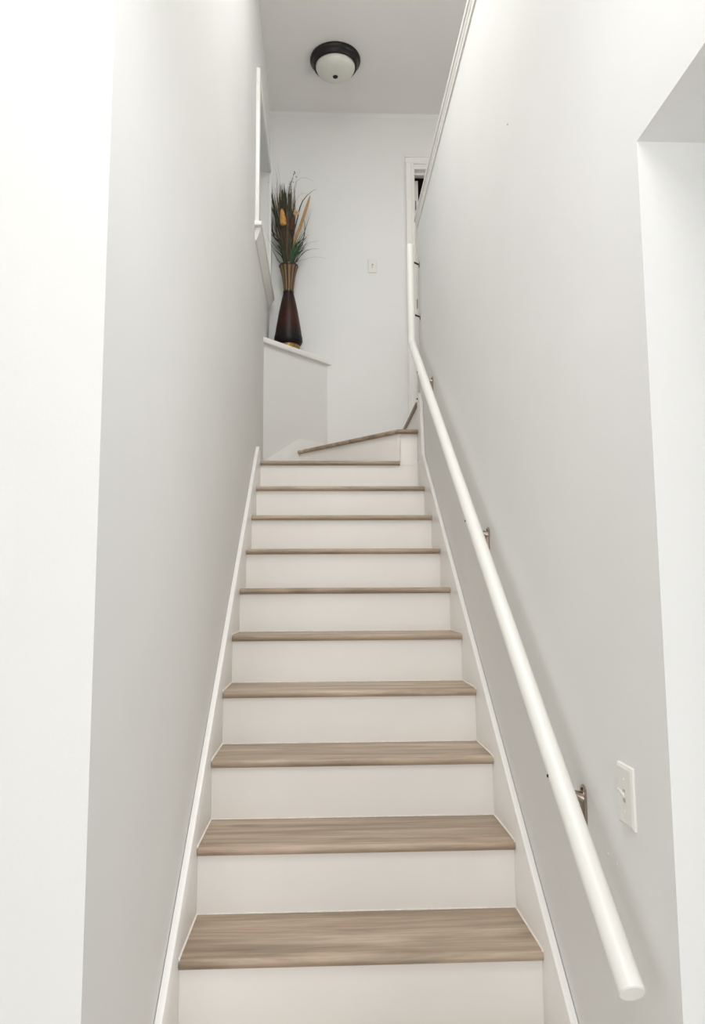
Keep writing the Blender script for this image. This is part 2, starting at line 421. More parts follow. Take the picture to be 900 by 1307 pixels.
for b_ in ((-0.45, -0.40, -0.75, 0.75), (0.40, 0.45, -0.75, 0.75), (-0.40, 0.40, -0.75, -0.70), (-0.40, 0.40, 0.70, 0.75)):
    box('frame_rail', 'trim', b_[0], b_[1], b_[2], b_[3], 0, 0.06, added_skylight)
box('pane', 'glass', -0.40, 0.40, -0.70, 0.70, 0.03, 0.036, added_skylight)

# doorway in the back wall, leaf standing open into a dark room
door = struct(empty('door_1', (1.095, YB, ZL)), 'white door standing open in the back wall beside the guard wall', 'door')
dx, dy, dz = door.location
def dbox(name, mat, x0, x1, y0, y1, z0, z1, par=door, bev=0.002):
    return box(name, mat, x0 - dx, x1 - dx, y0 - dy, y1 - dy, z0 - dz, z1 - dz, par, bev)
def casing(name, pts_fn, length_vec, parent):
    bm = bmesh.new(); add_prism(bm, pts_fn, length_vec); return build(name, bm, 'trim', parent)
def cas_prof(s):   # across width 0..0.066 from the outer edge: (offset, projection)
    return [(0.0, 0.0), (0.0, 0.014), (0.004, 0.019), (0.012, 0.019), (0.015, 0.013), (0.040, 0.010), (0.044, 0.014), (0.056, 0.012), (0.062, 0.007), (0.062, 0.0)]
xo = 0.622
casing('side_casing', [(xo + a - dx, YB - p - dy, 0) for a, p in cas_prof(0)], (0, 0, 4.380 - ZL - 0.06), door)
casing('side_casing', [(1.568 - a - dx, YB - p - dy, 0) for a, p in cas_prof(0)], (0, 0, 4.380 - ZL - 0.06), door)
casing('head_casing', [(xo - dx, YB - p - dy, 4.380 - a - dz) for a, p in cas_prof(0)], (1.568 - xo, 0, 0), door)
dbox('jamb', 'trim', 0.684, 0.691, YB - 0.002, YB + 0.122, ZL, 4.296)
dbox('jamb', 'trim', 1.499, 1.506, YB - 0.002, YB + 0.122, ZL, 4.296)
dbox('jamb_head', 'trim', 0.691, 1.499, YB - 0.002, YB + 0.122, 4.280, 4.296)
dbox('door_stop', 'trim', 0.691, 1.499, YB + 0.045, YB + 0.075, 4.262, 4.280)
leaf = dbox('leaf', 'trim', 0.694, 0.733, YB + 0.126, YB + 0.92, ZL + 0.01, 4.262)
for z in (2.50, 3.28, 4.06):
    bm = bmesh.new(); add_tube(bm, [(0, 0, -0.036), (0, 0, 0.036)], 0.0045, 10)
    build('hinge', bm, 'nickel', door, True, loc=(0.712 - dx, YB + 0.121 - dy, z - dz))
struct(boxes('wall_closet', 'dark_room', [(0.55, 0.69, YB + 0.13, 6.6, ZL, 4.6), (1.62, 1.7, YB + 0.13, 6.6, ZL, 4.6), (0.55, 1.7, 6.5, 6.6, ZL, 4.6), (0.55, 1.7, YB + 0.13, 6.6, 4.45, 4.6), (0.55, 1.7, YB + 0.121, 6.6, ZL - 0.1, ZL)]), 'walls of the unlit room behind the door, its darkness put into their colour', 'wall')

# corner ledge: diagonal boxed-in corner with a white cap
LA, LB = Vector((WL, 4.731, 0)), Vector((0.036, YB, 0))
ld = (LB - LA).normalized(); ln = Vector((ld.y, -ld.x, 0))       # ln points out of the face
bm = bmesh.new()
add_prism(bm, [(WL, LA.y, 1.6), (LB.x, YB, 1.6), (WL, YB, 1.6)], (0, 0, 2.762 - 1.6))
led = struct(build('wall_corner', bm, 'wall'), 'low diagonal grey wall boxing in the corner under the vase', 'wall')
ca, cb = LA + ln * 0.024, LB + ln * 0.024
bm = bmesh.new()
t0 = (WL - ca.x) / ld.x; a0 = ca + ld * t0
end = LB + ld * 0.016 + ln * 0.024
add_prism(bm, [(a0.x, a0.y, 2.762), (end.x, end.y, 2.762), (end.x + 0.001, YB, 2.762), (WL, YB, 2.762)], (0, 0, 0.036))
bevel(bm, 0.003, 2)
build('ledge_cap', bm, 'trim', led, True)

# ------------------------------------------------------------------ staircase
st = empty('staircase', (0.101, Y0, ZF))
tag(st, 'white staircase with grey-brown wooden treads, winding right at the top', 'staircase')
def sloc(x, y, z): return (x - st.location.x, y - st.location.y, z - st.location.z)
TT = 0.026       # tread thickness
OV = 0.018       # nosing overhang
def bull(y, z, r, n=7):
    """half-round nosing profile in Y-Z, front at y, top at z"""
    return [(y + r - r * math.sin(math.pi * k / n), z - r + r * math.cos(math.pi * k / n)) for k in range(n + 1)]
W2 = (XR - XL) / 2 - 0.0012
XC = (XR + XL) / 2
def tread_meshes():
    bm = bmesh.new(); add_box(bm, -W2, W2, 0.052, RUN + OV, -TT + 0.001, -0.0012)
    t = build('tread', bm, 'wood', st)
    bm = bmesh.new()
    pr = bull(0.0, 0.0, TT / 2)
    add_prism(bm, [(-W2, 0.0515, -0.0)] + [(-W2, y, z) for y, z in pr] + [(-W2, 0.0515, -TT)], (2 * W2, 0, 0))
    nz = build('nosing', bm, 'wood', t, True)
    bm = bmesh.new()
    for s in (-1, 1):
        x = s * (W2 + 0.0008)
        add_tube(bm, [(x, 0.004, 0.0), (x, 0.05, 0.001), (x, RUN + OV, 0.001)], 0.0034, 6)
    add_tube(bm, [(-W2, RUN + OV, 0.0005), (W2, RUN + OV, 0.0005)], 0.0022, 6)
    ck = build('caulk_bead', bm, 'caulk', t, True)
    return t, nz, ck
t1, n1, c1 = tread_meshes()
box_r = bmesh.new(); add_box(box_r, -W2 - 0.001, W2 + 0.001, 0, 0.014, 0, RISE - TT)
riser1 = build('riser', box_r, 'riser', st)
first = True
for i in range(-1, 10):
    L = sloc(XC, ny(i), i * RISE)
    R_ = sloc(XC, ny(i) + OV, (i - 1) * RISE)
    if first:
        t1.location = L; riser1.location = R_; first = False
    else:
        t = share('tread', t1, st, L); share('nosing', n1, t, (0, 0, 0)); share('caulk_bead', c1, t, (0, 0, 0))
        share('riser', riser1, st, R_)
# step 10: a wedge that runs to the back corner; its nosing stops at the pivot box
Y10 = ny(10); YR = Y10 + OV; XP = 0.448
share('riser', riser1, st, sloc(XC, YR, 9 * RISE))
bm = bmesh.new()
zz = 10 * RISE
add_prism(bm, [sloc(*p) for p in ((XL, Y10 + 0.05, zz - TT), (XP, Y10 + 0.05, zz - TT), (XP, YR + 0.02, zz - TT), (-0.12, 4.995, zz - TT), (XL - 0.016, 4.715, zz - TT), (XL - 0.016, 4.64, zz - TT), (XL + 0.001, 4.63, zz - TT))], (0, 0, TT - 0.001))
w10 = build('winder_tread', bm, 'wood', st)
bm = bmesh.new()
add_prism(bm, [sloc(XL + 0.002, Y10 + 0.052, zz)] + [sloc(XL + 0.002, y, z) for y, z in bull(Y10, zz, TT / 2)] + [sloc(XL + 0.002, Y10 + 0.052, zz - TT)], (XP + 0.012 - XL - 0.002, 0, 0))
build('nosing', bm, 'wood', w10, True)
# pivot box panel between tread 9 and tread 11
bm = bmesh.new()
add_box(bm, 0, XR - XP - 0.001, 0, 0.16, 0, 11 * RISE - TT - 10 * RISE + TT)
build('pivot_panel', bm, 'riser', st, loc=sloc(XP, YR - 0.002, 10 * RISE - TT))
# step 11
z11 = 11 * RISE
PV = Vector((XP - 0.002, Y10 - 0.012, 0))     # corner of the bent nosing
PE = Vector((-0.174, 4.945, 0))               # far end of the diagonal nosing
dd = (PE - PV).normalized(); dn = Vector((dd.y, -dd.x, 0))
if dn.y > 0: dn = -dn                          # dn: outward (towards lower step)
bm = bmesh.new()
q0 = PV - dn * 0.05; q1 = PE - dn * 0.05
add_prism(bm, [sloc(*p) for p in ((XR - 0.001, PV.y + 0.05, z11 - TT), (XR - 0.001, YB - 0.002, z11 - TT), (0.055, YB - 0.002, z11 - TT), (q1.x + 0.002, q1.y - 0.002, z11 - TT), (q0.x, PV.y + 0.05, z11 - TT))], (0, 0, TT - 0.001))
w11 = build('winder_tread', bm, 'wood', st)
def nose_sweep(name, P0, P1, out, ztop, parent, mat, c0=None, c1=None, width=0.052):
    """bull-nosed strip from P0 to P1 (front line); out = outward normal; c0/c1 = mitre plane normals"""
    P0, P1 = Vector(P0), Vector(P1); d = (P1 - P0).normalized()
    prof = [(-width, 0.0)] + [(-y, z) for y, z in bull(0, 0, TT / 2)] + [(-width, -TT)]
    bm = bmesh.new(); rings = []
    for P, c in ((P0, c0), (P1, c1)):
        ring = []
        for o_, z in prof:
            off = Vector(out) * o_
            s = -off.dot(Vector(c)) / d.dot(Vector(c)) if c else 0
            q = P + off + d * s
            ring.append(bm.verts.new(sloc(q.x, q.y, ztop + z)))
        rings.append(ring)
    n = len(prof)
    bm.faces.new(rings[0]); bm.faces.new(rings[1][::-1])
    for k in range(n):
        bm.faces.new([rings[0][k], rings[0][(k + 1) % n], rings[1][(k + 1) % n], rings[1][k]])
    return build(name, bm, mat, parent, True)
mit = (Vector((1, 0, 0)) - dd).normalized()
nose_sweep('nosing', PV, PE, dn, z11, w11, 'wood', c0=tuple(mit))
nose_sweep('nosing', PV, (XR - 0.001, PV.y, 0), (0, -1, 0), z11, w11, 'wood', c0=tuple(mit))
# riser 11 on the diagonal
rp = PV - dn * OV + Vector((0, 0.006, 0)); re_ = PE - dn * OV
bm = bmesh.new()
add_prism(bm, [sloc(rp.x, rp.y, zz), sloc(re_.x, re_.y, zz), sloc(re_.x, re_.y, z11 - TT + 0.001), sloc(rp.x, rp.y, z11 - TT + 0.001)], -dn * 0.012)
build('riser', bm, 'riser', st)
def adopt(o):
    """make a world-placed piece a part of the landing floor"""
    o.parent = fl_land; o.location = Vector(o.location) - Vector(fl_land.location)
# step 12 = landing edge, running along the guard-wall line
bm = bmesh.new()
add_box(bm, 0, 0.014, 0, YB - 0.004 - YE, 0, RISE - TT)
o = build('landing_riser', bm, 'riser', None, loc=(XR + 0.014, YE + 0.002, z11)); adopt(o)
n12 = nose_sweep('landing_nosing', (XR - 0.002, YE - 0.03, 0), (XR - 0.002, YB - 0.002, 0), (-1, 0, 0), ZL + 0.003, None, 'wood_y', width=0.06); n12.location = st.location; adopt(n12)
bm = bmesh.new(); add_box(bm, -0.004, 0.03, -0.004, 0.004, -0.004, TT + 0.012)
nb = build('nosing_end_cap', bm, 'trim', None, loc=(XR - 0.006, YE - 0.036, ZL - TT)); adopt(nb)
bm = bmesh.new(); add_lathe(bm, [(0, 0.003), (0.005, 0.002), (0.006, 0)], 10)
o = build('screw', bm, 'steel', nb, True, loc=(0.004, -0.004, 0.016)); o.rotation_euler = (math.pi / 2, 0, 0)

# skirt boards: sloped, with the right one turning upright beside the winders
def sk(y): return RISE + (y - Y0) * RISE / RUN + 0.083 + 0.020 * (y - 1.8)
def skirt(name, x0, pts):
    bm = bmesh.new(); add_prism(bm, [sloc(x0, y, z) for y, z in pts], (0.0185, 0, 0))
    bmesh.ops.recalc_face_normals(bm, faces=list(bm.faces))
    bevel(bm, 0.0018, 2)
    return build(name, bm, 'trim', st, True)
ys = YC + 0.01
skirt('skirt_board', WL + 0.0015, [(ys, sk(ys)), (4.205, sk(4.205) + 0.005), (4.222, sk(4.205) + 0.004), (4.36, 1.89), (4.60, 1.86), (4.60, 1.6), (ys + 0.2, ZF), (ys, ZF)])
skirt('skirt_board', XR, [(ys, sk(ys)), (4.135, sk(4.135)), (4.135, 1.2), (ys + 0.3, ZF), (ys, ZF)])
bm = bmesh.new()
add_prism(bm, [sloc(XR, y, z) for y, z in ((4.137, 1.6), (4.137, 1.895), (4.185, 2.225), (4.262, 2.30), (YE - 0.002, 2.30), (YE - 0.002, 1.6))], (0.0185, 0, 0))
bmesh.ops.recalc_face_normals(bm, faces=list(bm.faces)); bevel(bm, 0.0015, 2)
build('upright_skirt_board', bm, 'trim', st, True)
# skirt at the foot of the diagonal ledge, rising with the winders
def lp(x, z, off=0.0):
    t = (x - LA.x) / ld.x; q = LA + ld * t + ln * off
    return sloc(q.x, q.y, z)
bm = bmesh.new()
add_prism(bm, [lp(-0.362, 1.875, 0.0015), lp(0.0, 1.875, 0.0015), lp(0.0, 2.176, 0.0015), lp(-0.165, 2.172, 0.0015), lp(-0.362, 1.993, 0.0015)], ln * 0.012)
bevel(bm, 0.0015, 2)
build('skirt_board', bm, 'trim', st, True)

# ------------------------------------------------------------------ handrail
RX, RR = 0.528, 0.0232
P0 = Vector((RX, 1.325, 0.4245)); P1 = Vector((RX, 4.205, 2.590)); P2 = Vector((RX, 4.222, 3.205))
hr = empty('handrail', (WR, 1.335, 0.432))
tag(hr, 'round white handrail on the right wall with an upright top section', 'handrail')
def hloc(p): return tuple(Vector(p) - hr.location)
dA = (P1 - P0).normalized(); dB = (P2 - P1).normalized(); mt = (dA + dB).normalized()
bm = bmesh.new(); add_tube(bm, [hloc(P0 - dA * 0.0), hloc(P0 + dA * 0.002), hloc(P1)], [RR - 0.002, RR, RR], 28, n1=mt)
build('rail', bm, 'rail', hr, True)
bm = bmesh.new(); add_tube(bm, [hloc(P1), hloc(P2 - dB * 0.002), hloc(P2)], [RR, RR, RR - 0.002], 28, n0=mt)
build('upright_rail', bm, 'rail', hr, True)
def sloped_bracket(y):
    t = (y - P0.y) / (P1.y - P0.y); c = P0 + (P1 - P0) * t
    e = empty('bracket', hloc((WR, y, c.z - 0.075)), hr)
    # wall plate: upright, rounded top, wedge-shaped web
    bm = bmesh.new()
    pts = []
    for k in range(13):
        a = math.pi * k / 12
        pts.append((0, 0.017 * math.cos(a), 0.030 + 0.017 * math.sin(a)))
    pts += [(0, -0.015, -0.036), (0, 0.015, -0.036)]
    add_prism(bm, pts, (-0.005, 0, 0)); bmesh.ops.recalc_face_normals(bm, faces=list(bm.faces)); bevel(bm, 0.0012, 1)
    build('plate', bm, 'nickel', e, True)
    bm = bmesh.new()
    add_tube(bm, [(-0.004, 0, 0.018), (-0.016, 0, 0.024), (-0.034, 0, 0.030), (-0.052, 0, 0.040), (-0.059, 0, 0.056)], [0.013, 0.0095, 0.008, 0.008, 0.009], 12)
    add_prism(bm, [(-0.004, -0.004, 0.012), (-0.040, -0.004, 0.024), (-0.004, -0.004, -0.026)], (0, 0.008, 0))
    build('arm', bm, 'nickel', e, True)
    bm = bmesh.new()
    u = dA; pv = u.cross(Vector((1, 0, 0)))
    cs = Vector((RX - WR, 0, 0.075))
    add_tube(bm, [cs - u * 0.026 + Vector((0, 0, -RR - 0.004)), cs + u * 0.026 + Vector((0, 0, -RR - 0.004))], [0.009, 0.009], 10)
    build('saddle', bm, 'nickel', e, True)
    for z in (0.037, -0.026):
        bm = bmesh.new(); add_lathe(bm, [(0, 0.0025), (0.003, 0.002), (0.0045, 0)], 10)
        o = build('screw', bm, 'steel', e, True, loc=(-0.005, 0.0, z)); o.rotation_euler = (0, -math.pi / 2, 0)
    bm = bmesh.new(); add_lathe(bm, [(0, 0.004), (0.003, 0.003), (0.0045, 0)], 10)
    o = build('rail_screw', bm, 'steel', e, True, loc=(RX - WR - RR + 0.001, -0.006, 0.068)); o.rotation_euler = (0, -math.pi / 2, 0)
for y in (1.70, 2.585, 3.81): sloped_bracket(y)
for z in (2.765, 3.093):
    e = empty('upright_bracket', hloc((WR, 4.245, z)), hr)
    bm = bmesh.new(); add_lathe(bm, [(0, 0.007), (0.010, 0.007), (0.017, 0.004), (0.018, 0.0), (0, 0)], 18)
    o = build('plate', bm, 'nickel', e, True); o.rotation_euler = (0, -math.pi / 2, 0)
    bm = bmesh.new(); add_tube(bm, [(-0.004, 0, 0), (-0.030, -0.014, 0.004), (RX - WR + RR - 0.006, -0.024, 0.006)], 0.0052, 10)
    build('arm', bm, 'steel', e, True)

# ------------------------------------------------------------------ switches
def switch(name, label, loc, rotz, w, h, up=True, mat='plate'):
    """plate lies in local XZ, facing local -Y"""
    t = tag(empty(name, loc), label, 'light switch', 'wall switches'); t.rotation_euler = (0, 0, rotz)
    bm = bmesh.new()
    a = [bm.verts.new((sx * w / 2, 0, sz * h / 2)) for sx, sz in ((-1, -1), (1, -1), (1, 1), (-1, 1))]
    b = [bm.verts.new((sx * (w / 2 - 0.001), -0.004, sz * (h / 2 - 0.001))) for sx, sz in ((-1, -1), (1, -1), (1, 1), (-1, 1))]
    c = [bm.verts.new((sx * (w / 2 - 0.007), -0.0065, sz * (h / 2 - 0.007))) for sx, sz in ((-1, -1), (1, -1), (1, 1), (-1, 1))]
    for p, q in ((a, b), (b, c)):
        for k in range(4): bm.faces.new([p[k], p[(k + 1) % 4], q[(k + 1) % 4], q[k]])
    bm.faces.new(c); bm.faces.new(a[::-1])
    build('plate', bm, mat, t)
    box('toggle_slot', 'slot_pale' if mat == 'plate' else 'slot', -0.005, 0.005, -0.0072, -0.006, -0.012, 0.012, t)
    bm = bmesh.new()
    s = 1 if up else -1
    add_prism(bm, [(-0.0042, -0.006, -0.006), (-0.0042, -0.006, 0.006), (-0.0042, -0.019, s * 0.013 + 0.003), (-0.0042, -0.019, s * 0.013 - 0.003)], (0.0084, 0, 0))
    bmesh.ops.recalc_face_normals(bm, faces=list(bm.faces)); bevel(bm, 0.0012, 1)
    build('toggle', bm, mat, t, True)
    for z in (-0.03, 0.03):
        bm = bmesh.new(); add_lathe(bm, [(0, 0.0012), (0.0022, 0.001), (0.003, 0)], 10)
        o = build('screw', bm, mat, t, True, loc=(0, -0.0065, z)); o.rotation_euler = (math.pi / 2, 0, 0)
switch('light_switch', 'white toggle switch plate on the right wall beside the lower handrail', (WR, 1.455, 0.717), -math.pi / 2, 0.074, 0.116)
switch('light_switch', 'small ivory toggle switch plate on the back wall left of the door', (0.369, YB, 3.515), 0, 0.066, 0.108, False, 'plate_old')

# ------------------------------------------------------------------ ceiling light
cl = tag(empty('ceiling_light', (0.090, 4.626, ZC)), 'flush ceiling light with dark bronze ring and frosted glass bowl', 'ceiling light')
bm = bmesh.new()
add_lathe(bm, [(0, 0), (0.169, 0), (0.171, -0.006), (0.170, -0.016), (0.163, -0.026), (0.158, -0.030), (0.157, -0.036), (0.150, -0.050), (0.144, -0.058), (0.138, -0.060), (0.134, -0.056), (0.132, -0.040), (0, -0.040)], 64)
build('mounting_ring', bm, 'bronze', cl, True)
bm = bmesh.new()
prof = [(0.1335, -0.050)] + [(0.1335 * math.cos(a), -0.054 - 0.072 * math.sin(a)) for a in [math.radians(d) for d in range(0, 86, 6)]] + [(0, -0.1262)]
add_lathe(bm, prof, 64)
bowl = build('glass_bowl', bm, 'frost', cl, True)
bm = bmesh.new()
add_lathe(bm, [(0, -0.134), (0.008, -0.1335), (0.014, -0.131), (0.0175, -0.127), (0.018, -0.124), (0, -0.122)], 24)
build('finial', bm, 'bronze', cl, True)

# ------------------------------------------------------------------ vase
VX, VY, VZ = -0.240, 5.052, 2.798
va = tag(empty('vase', (VX, VY, VZ)), 'tall dark brown vase with striped bronze neck on the corner ledge', 'vase')
bm = bmesh.new()
add_lathe(bm, [(0, 0), (0.070, 0), (0.078, 0.006), (0.083, 0.022), (0.081, 0.048), (0.077, 0.064), (0, 0.064)], 40)
build('foot', bm, 'gold', va, True)
bm = bmesh.new()
add_lathe(bm, [(0, 0.060), (0.080, 0.060), (0.090, 0.070), (0.098, 0.084), (0.101, 0.096), (0.099, 0.106), (0.1005, 0.112), (0.0985, 0.122), (0.094, 0.140), (0.0875, 0.185), (0.078, 0.240), (0.068, 0.300), (0.057, 0.355), (0.046, 0.405), (0.038, 0.440), (0.036, 0.456), (0, 0.456)], 48)
build('body', bm, 'glaze', va, True)
bm = bmesh.new()
prn = [(0.030, 0.455), (0.0345, 0.456), (0.0355, 0.470), (0.0375, 0.495), (0.0405, 0.525), (0.0455, 0.560), (0.0525, 0.595), (0.060, 0.625), (0.0655, 0.644), (0.0605, 0.644), (0.048, 0.590), (0.034, 0.52), (0, 0.51)]
add_lathe(bm, prn, 96, flute=lambda a, i: 1 + (0.035 * math.cos(12 * a) if 1 < i < 8 else 0))
build('neck', bm, 'neck', va, True)
bm = bmesh.new()
add_lathe(bm, [(0.060, 0.640), (0.0665, 0.639), (0.0695, 0.645), (0.0685, 0.651), (0.0645, 0.653), (0.060, 0.650), (0.060, 0.640)], 48)
build('rim', bm, 'rim', va, True)
bm = bmesh.new()
add_lathe(bm, [(0.034, 0.450), (0.0385, 0.450), (0.0395, 0.455), (0.0385, 0.460), (0.034, 0.460), (0.034, 0.450)], 40)
build('collar', bm, 'rim', va, True)

# ------------------------------------------------------------------ dried grass arrangement standing in the vase
rnd = random.Random(7)
MZ = 0.640                       # mouth height above the ledge
ga = tag(empty('grass_arrangement', (VX, VY, VZ + 0.515)), 'tall spray of dark green and tan grasses with dried pods in the vase', 'grass arrangement')
GZ = MZ - 0.515
def spline(pts, n):
    pts = [Vector(p) for p in pts]
    if len(pts) == 2: return [pts[0].lerp(pts[1], k / n) for k in range(n + 1)]
    P = [pts[0] * 2 - pts[1]] + pts + [pts[-1] * 2 - pts[-2]]
    out = []; m = len(pts) - 1
    for k in range(n + 1):
        s = k / n * m; i = min(int(s), m - 1); t = s - i
        a, b, c, d = P[i:i + 4]
        out.append(0.5 * ((2 * b) + (c - a) * t + (2 * a - 5 * b + 4 * c - d) * t * t + (3 * b - a - 3 * c + d) * t ** 3))
    return out
def blade(name, pts, wid, mat, n=9, tip=0.06, face=None):
    """a grass leaf: flattened three-sided section (keeled), widest low down, tapering to the tip"""
    c = spline(pts, n); bm = bmesh.new(); rings = []
    tp = rnd.uniform(2.2, 4.5) if wid > 0.006 else 2.0
    fa = face if face is not None else rnd.uniform(-0.55, 0.55)
    side0 = Vector((math.cos(fa), math.sin(fa), 0))
    for i, p in enumerate(c):
        d = (c[min(i + 1, n)] - c[max(i - 1, 0)]).normalized()
        s = (side0 - d * side0.dot(d)).normalized(); nn = d.cross(s)
        t = i / n
        hw = wid * 0.5 * (max(tip, (0.7 + 0.9 * t) if t < 0.33 else (1 - ((t - 0.33) / 0.67) ** tp)))
        rings.append([bm.verts.new(p - s * hw), bm.verts.new(p + nn * (hw * 0.22 + 0.0004)), bm.verts.new(p + s * hw), bm.verts.new(p - nn * (hw * 0.10 + 0.0003))])
    for i in range(n):
        for k in range(4):
            bm.faces.new([rings[i][k], rings[i][(k + 1) % 4], rings[i + 1][(k + 1) % 4], rings[i + 1][k]])
    bm.faces.new(rings[0][::-1]); bm.faces.new(rings[-1])
    return build(name, bm, mat, ga, True)
def mouth(dx):
    """a root point inside the neck below a leaf that leaves the mouth at dx"""
    return (dx * 0.25, rnd.uniform(-0.012, 0.012), 0.01)
def G(px, py, dep=0.0):
    """measured offset from the vase mouth (px to the right, py up, in the photo's scale of 8.71*179 px per metre)"""
    return ((px - 378) / 8.71 / 179.0, dep, GZ + (1215 - py) / 8.71 / 184.0)
def hero(name, path, wid, mat, dep=None, root=None, n=10):
    dep = rnd.uniform(-0.05, 0.05) if dep is None else dep
    x0 = root if root is not None else max(-0.034, min(0.034, (path[0][0] - 378) / 8.71 / 179.0 * 0.45))
    m = len(path)
    pts = [mouth(x0), (x0, dep * 0.15, GZ + 0.004)] + [G(a, b, dep * (0.4 + 0.6 * (k + 1) / m)) for k, (a, b) in enumerate(path)]
    for k in range(2, len(pts)):                 # every leaf clears the rim before it spreads
        if abs(pts[k][0]) > 0.045: pts[k] = (pts[k][0], pts[k][1], max(pts[k][2], GZ + 0.036))
    return blade(name, pts, wid * (1.35 if wid > 0.0035 else 1.1), mat, n)
# broad tall leaves
for path, wid, mat in (
    ([(350, 800), (330, 480), (325, 205)], 0.017, 'leaf_dark'), ([(372, 800), (376, 480), (370, 228)], 0.013, 'leaf_dark'),
    ([(330, 820), (308, 520), (303, 262)], 0.015, 'leaf_deep'), ([(360, 820), (352, 520), (345, 262)], 0.016, 'leaf_dark'),
    ([(385, 840), (388, 560), (386, 330)], 0.013, 'leaf_dark'), ([(310, 850), (285, 520), (266, 160)], 0.007, 'leaf_deep'),
    ([(300, 850), (262, 520), (240, 168)], 0.008, 'leaf_brown'), ([(290, 860), (215, 500), (150, 205)], 0.010, 'leaf_deep'),
    ([(285, 860), (200, 470), (191, 230)], 0.009, 'leaf_dark'), ([(300, 860), (230, 560), (168, 330)], 0.012, 'leaf_deep'),
    ([(310, 900), (235, 640), (172, 480), (128, 432), (62, 433)], 0.010, 'leaf_deep'),
    ([(320, 860), (290, 560), (298, 165)], 0.005, 'leaf_brown'), ([(405, 860), (425, 560), (434, 285)], 0.009, 'leaf_deep'),
    ([(420, 900), (480, 620), (520, 460), (600, 350), (694, 288)], 0.007, 'leaf_deep'),
    ([(430, 940), (500, 740), (560, 540), (600, 400), (617, 335)], 0.017, 'leaf_tan'),
    ([(450, 980), (545, 800), (590, 650), (640, 490)], 0.004, 'leaf_brown'),
    ([(440, 960), (540, 860), (556, 700), (548, 610)], 0.005, 'leaf_deep'),
    ([(300, 940), (215, 820), (130, 715), (60, 622)], 0.006, 'leaf_dark'), ([(300, 960), (205, 850), (118, 760), (66, 655)], 0.004, 'leaf_dark'),
    ([(310, 960), (225, 860), (190, 740), (192, 630)], 0.009, 'leaf_dark'), ([(295, 960), (235, 790), (170, 560), (100, 480)], 0.003, 'leaf_brown'),
    ([(310, 1000), (245, 800), (225, 600), (215, 470)], 0.009, 'leaf_brown'), ([(350, 960), (300, 760), (275, 560), (268, 350)], 0.010, 'leaf_brown'),
    ([(400, 960), (392, 860), (384, 820)], 0.012, 'leaf_tan'), ([(320, 1040), (270, 900), (266, 880)], 0.010, 'leaf_brown'),
    ([(440, 1000), (470, 900), (520, 850), (600, 740)], 0.004, 'leaf_dark'), ([(440, 1040), (520, 960), (535, 905)], 0.012, 'leaf_brown'),
    ([(420, 900), (440, 640), (432, 400), (470, 180), (560, 148), (648, 196)], 0.003, 'leaf_brown'),
    ([(410, 900), (420, 540), (500, 330), (590, 320)], 0.002, 'leaf_brown'),
    ([(400, 860), (402, 480), (445, 250), (510, 60)], 0.002, 'leaf_brown'),
    ([(395, 860), (415, 480), (405, 250), (394, 60)], 0.002, 'leaf_brown'),
    ([(330, 800), (275, 400), (240, 90), (205, -20)], 0.002, 'leaf_brown'), ([(340, 800), (300, 400), (262, 60), (262, -40)], 0.002, 'leaf_tan'),
    ([(470, 1120), (540, 1010), (610, 970), (690, 955)], 0.004, 'leaf_dark'), ([(470, 1130), (550, 1040), (620, 1000), (720, 990)], 0.003, 'leaf_brown'),
    ([(480, 1180), (560, 1140), (660, 1112), (802, 1132)], 0.003, 'leaf_brown'), ([(470, 1130), (540, 1000), (590, 940), (712, 918)], 0.003, 'leaf_brown'),
    ([(300, 1060), (220, 960), (150, 860), (130, 815)], 0.004, 'leaf_dark'), ([(290, 1080), (220, 1020), (180, 960), (140, 850)], 0.003, 'leaf_dark'),
    ([(280, 1150), (230, 1060), (205, 1000), (190, 960)], 0.004, 'leaf_brown'), ([(285, 1180), (255, 1150), (245, 1130), (235, 1080)], 0.003, 'leaf_dark'),
    ([(290, 1000), (190, 660), (160, 640), (90, 645)], 0.003, 'leaf_dark')):
    if path[0][0] < 340 and path[-1][0] < 140:      # leaves that reach for the window stay clear of the wall
        hero('grass_blade', [(a, b) for a, b in path], wid, mat, dep=-0.02)
    else:
        hero('grass_blade', path, wid, mat)
# filler leaves: tall dark core, and the low green burst
for k in range(104):
    top = rnd.uniform(190, 560); cx = rnd.gauss(318, 54)
    bx_ = 355 + (cx - 325) * 0.5
    cx = max(170, min(455, cx))
    hero('grass_blade', [(bx_ + rnd.uniform(-10, 10), 900), ((bx_ + cx) / 2 + rnd.uniform(-18, 18), (900 + top) / 2), (cx + rnd.uniform(-14, 14), top)],
         rnd.uniform(0.005, 0.012), rnd.choice(('leaf_dark', 'leaf_dark', 'leaf_deep', 'leaf_deep', 'leaf_brown', 'leaf_dark', 'leaf_brown', 'leaf_brown')), n=7)
for k in range(40):
    a = rnd.gauss(0.18, 0.34); ln_ = rnd.uniform(260, 520)
    ex = 405 + math.sin(a) * ln_; ey = 1215 - math.cos(a) * ln_
    ex = max(215, min(600, ex))
    hero('grass_blade', [(385 + math.sin(a) * ln_ * 0.42, 1215 - math.cos(a) * ln_ * 0.55), (ex, ey + abs(a) * 40)],
         rnd.uniform(0.003, 0.006), rnd.choice(('leaf_green', 'leaf_green', 'leaf_green', 'leaf_dark')), dep=rnd.uniform(-0.06, 0.05), n=7)
for k in range(34):
    a = rnd.choice((-1, 1)) * rnd.uniform(0.3, 0.62); ln_ = rnd.uniform(250, 430)
    ex = 378 + math.sin(a) * ln_
    hero('grass_blade', [(378 + math.sin(a) * ln_ * 0.5, 1215 - math.cos(a) * ln_ * 0.62), (max(150, ex), 1215 - math.cos(a) * ln_ + 20)],
         rnd.uniform(0.002, 0.005), rnd.choice(('leaf_dark', 'leaf_deep', 'leaf_brown')), n=7)
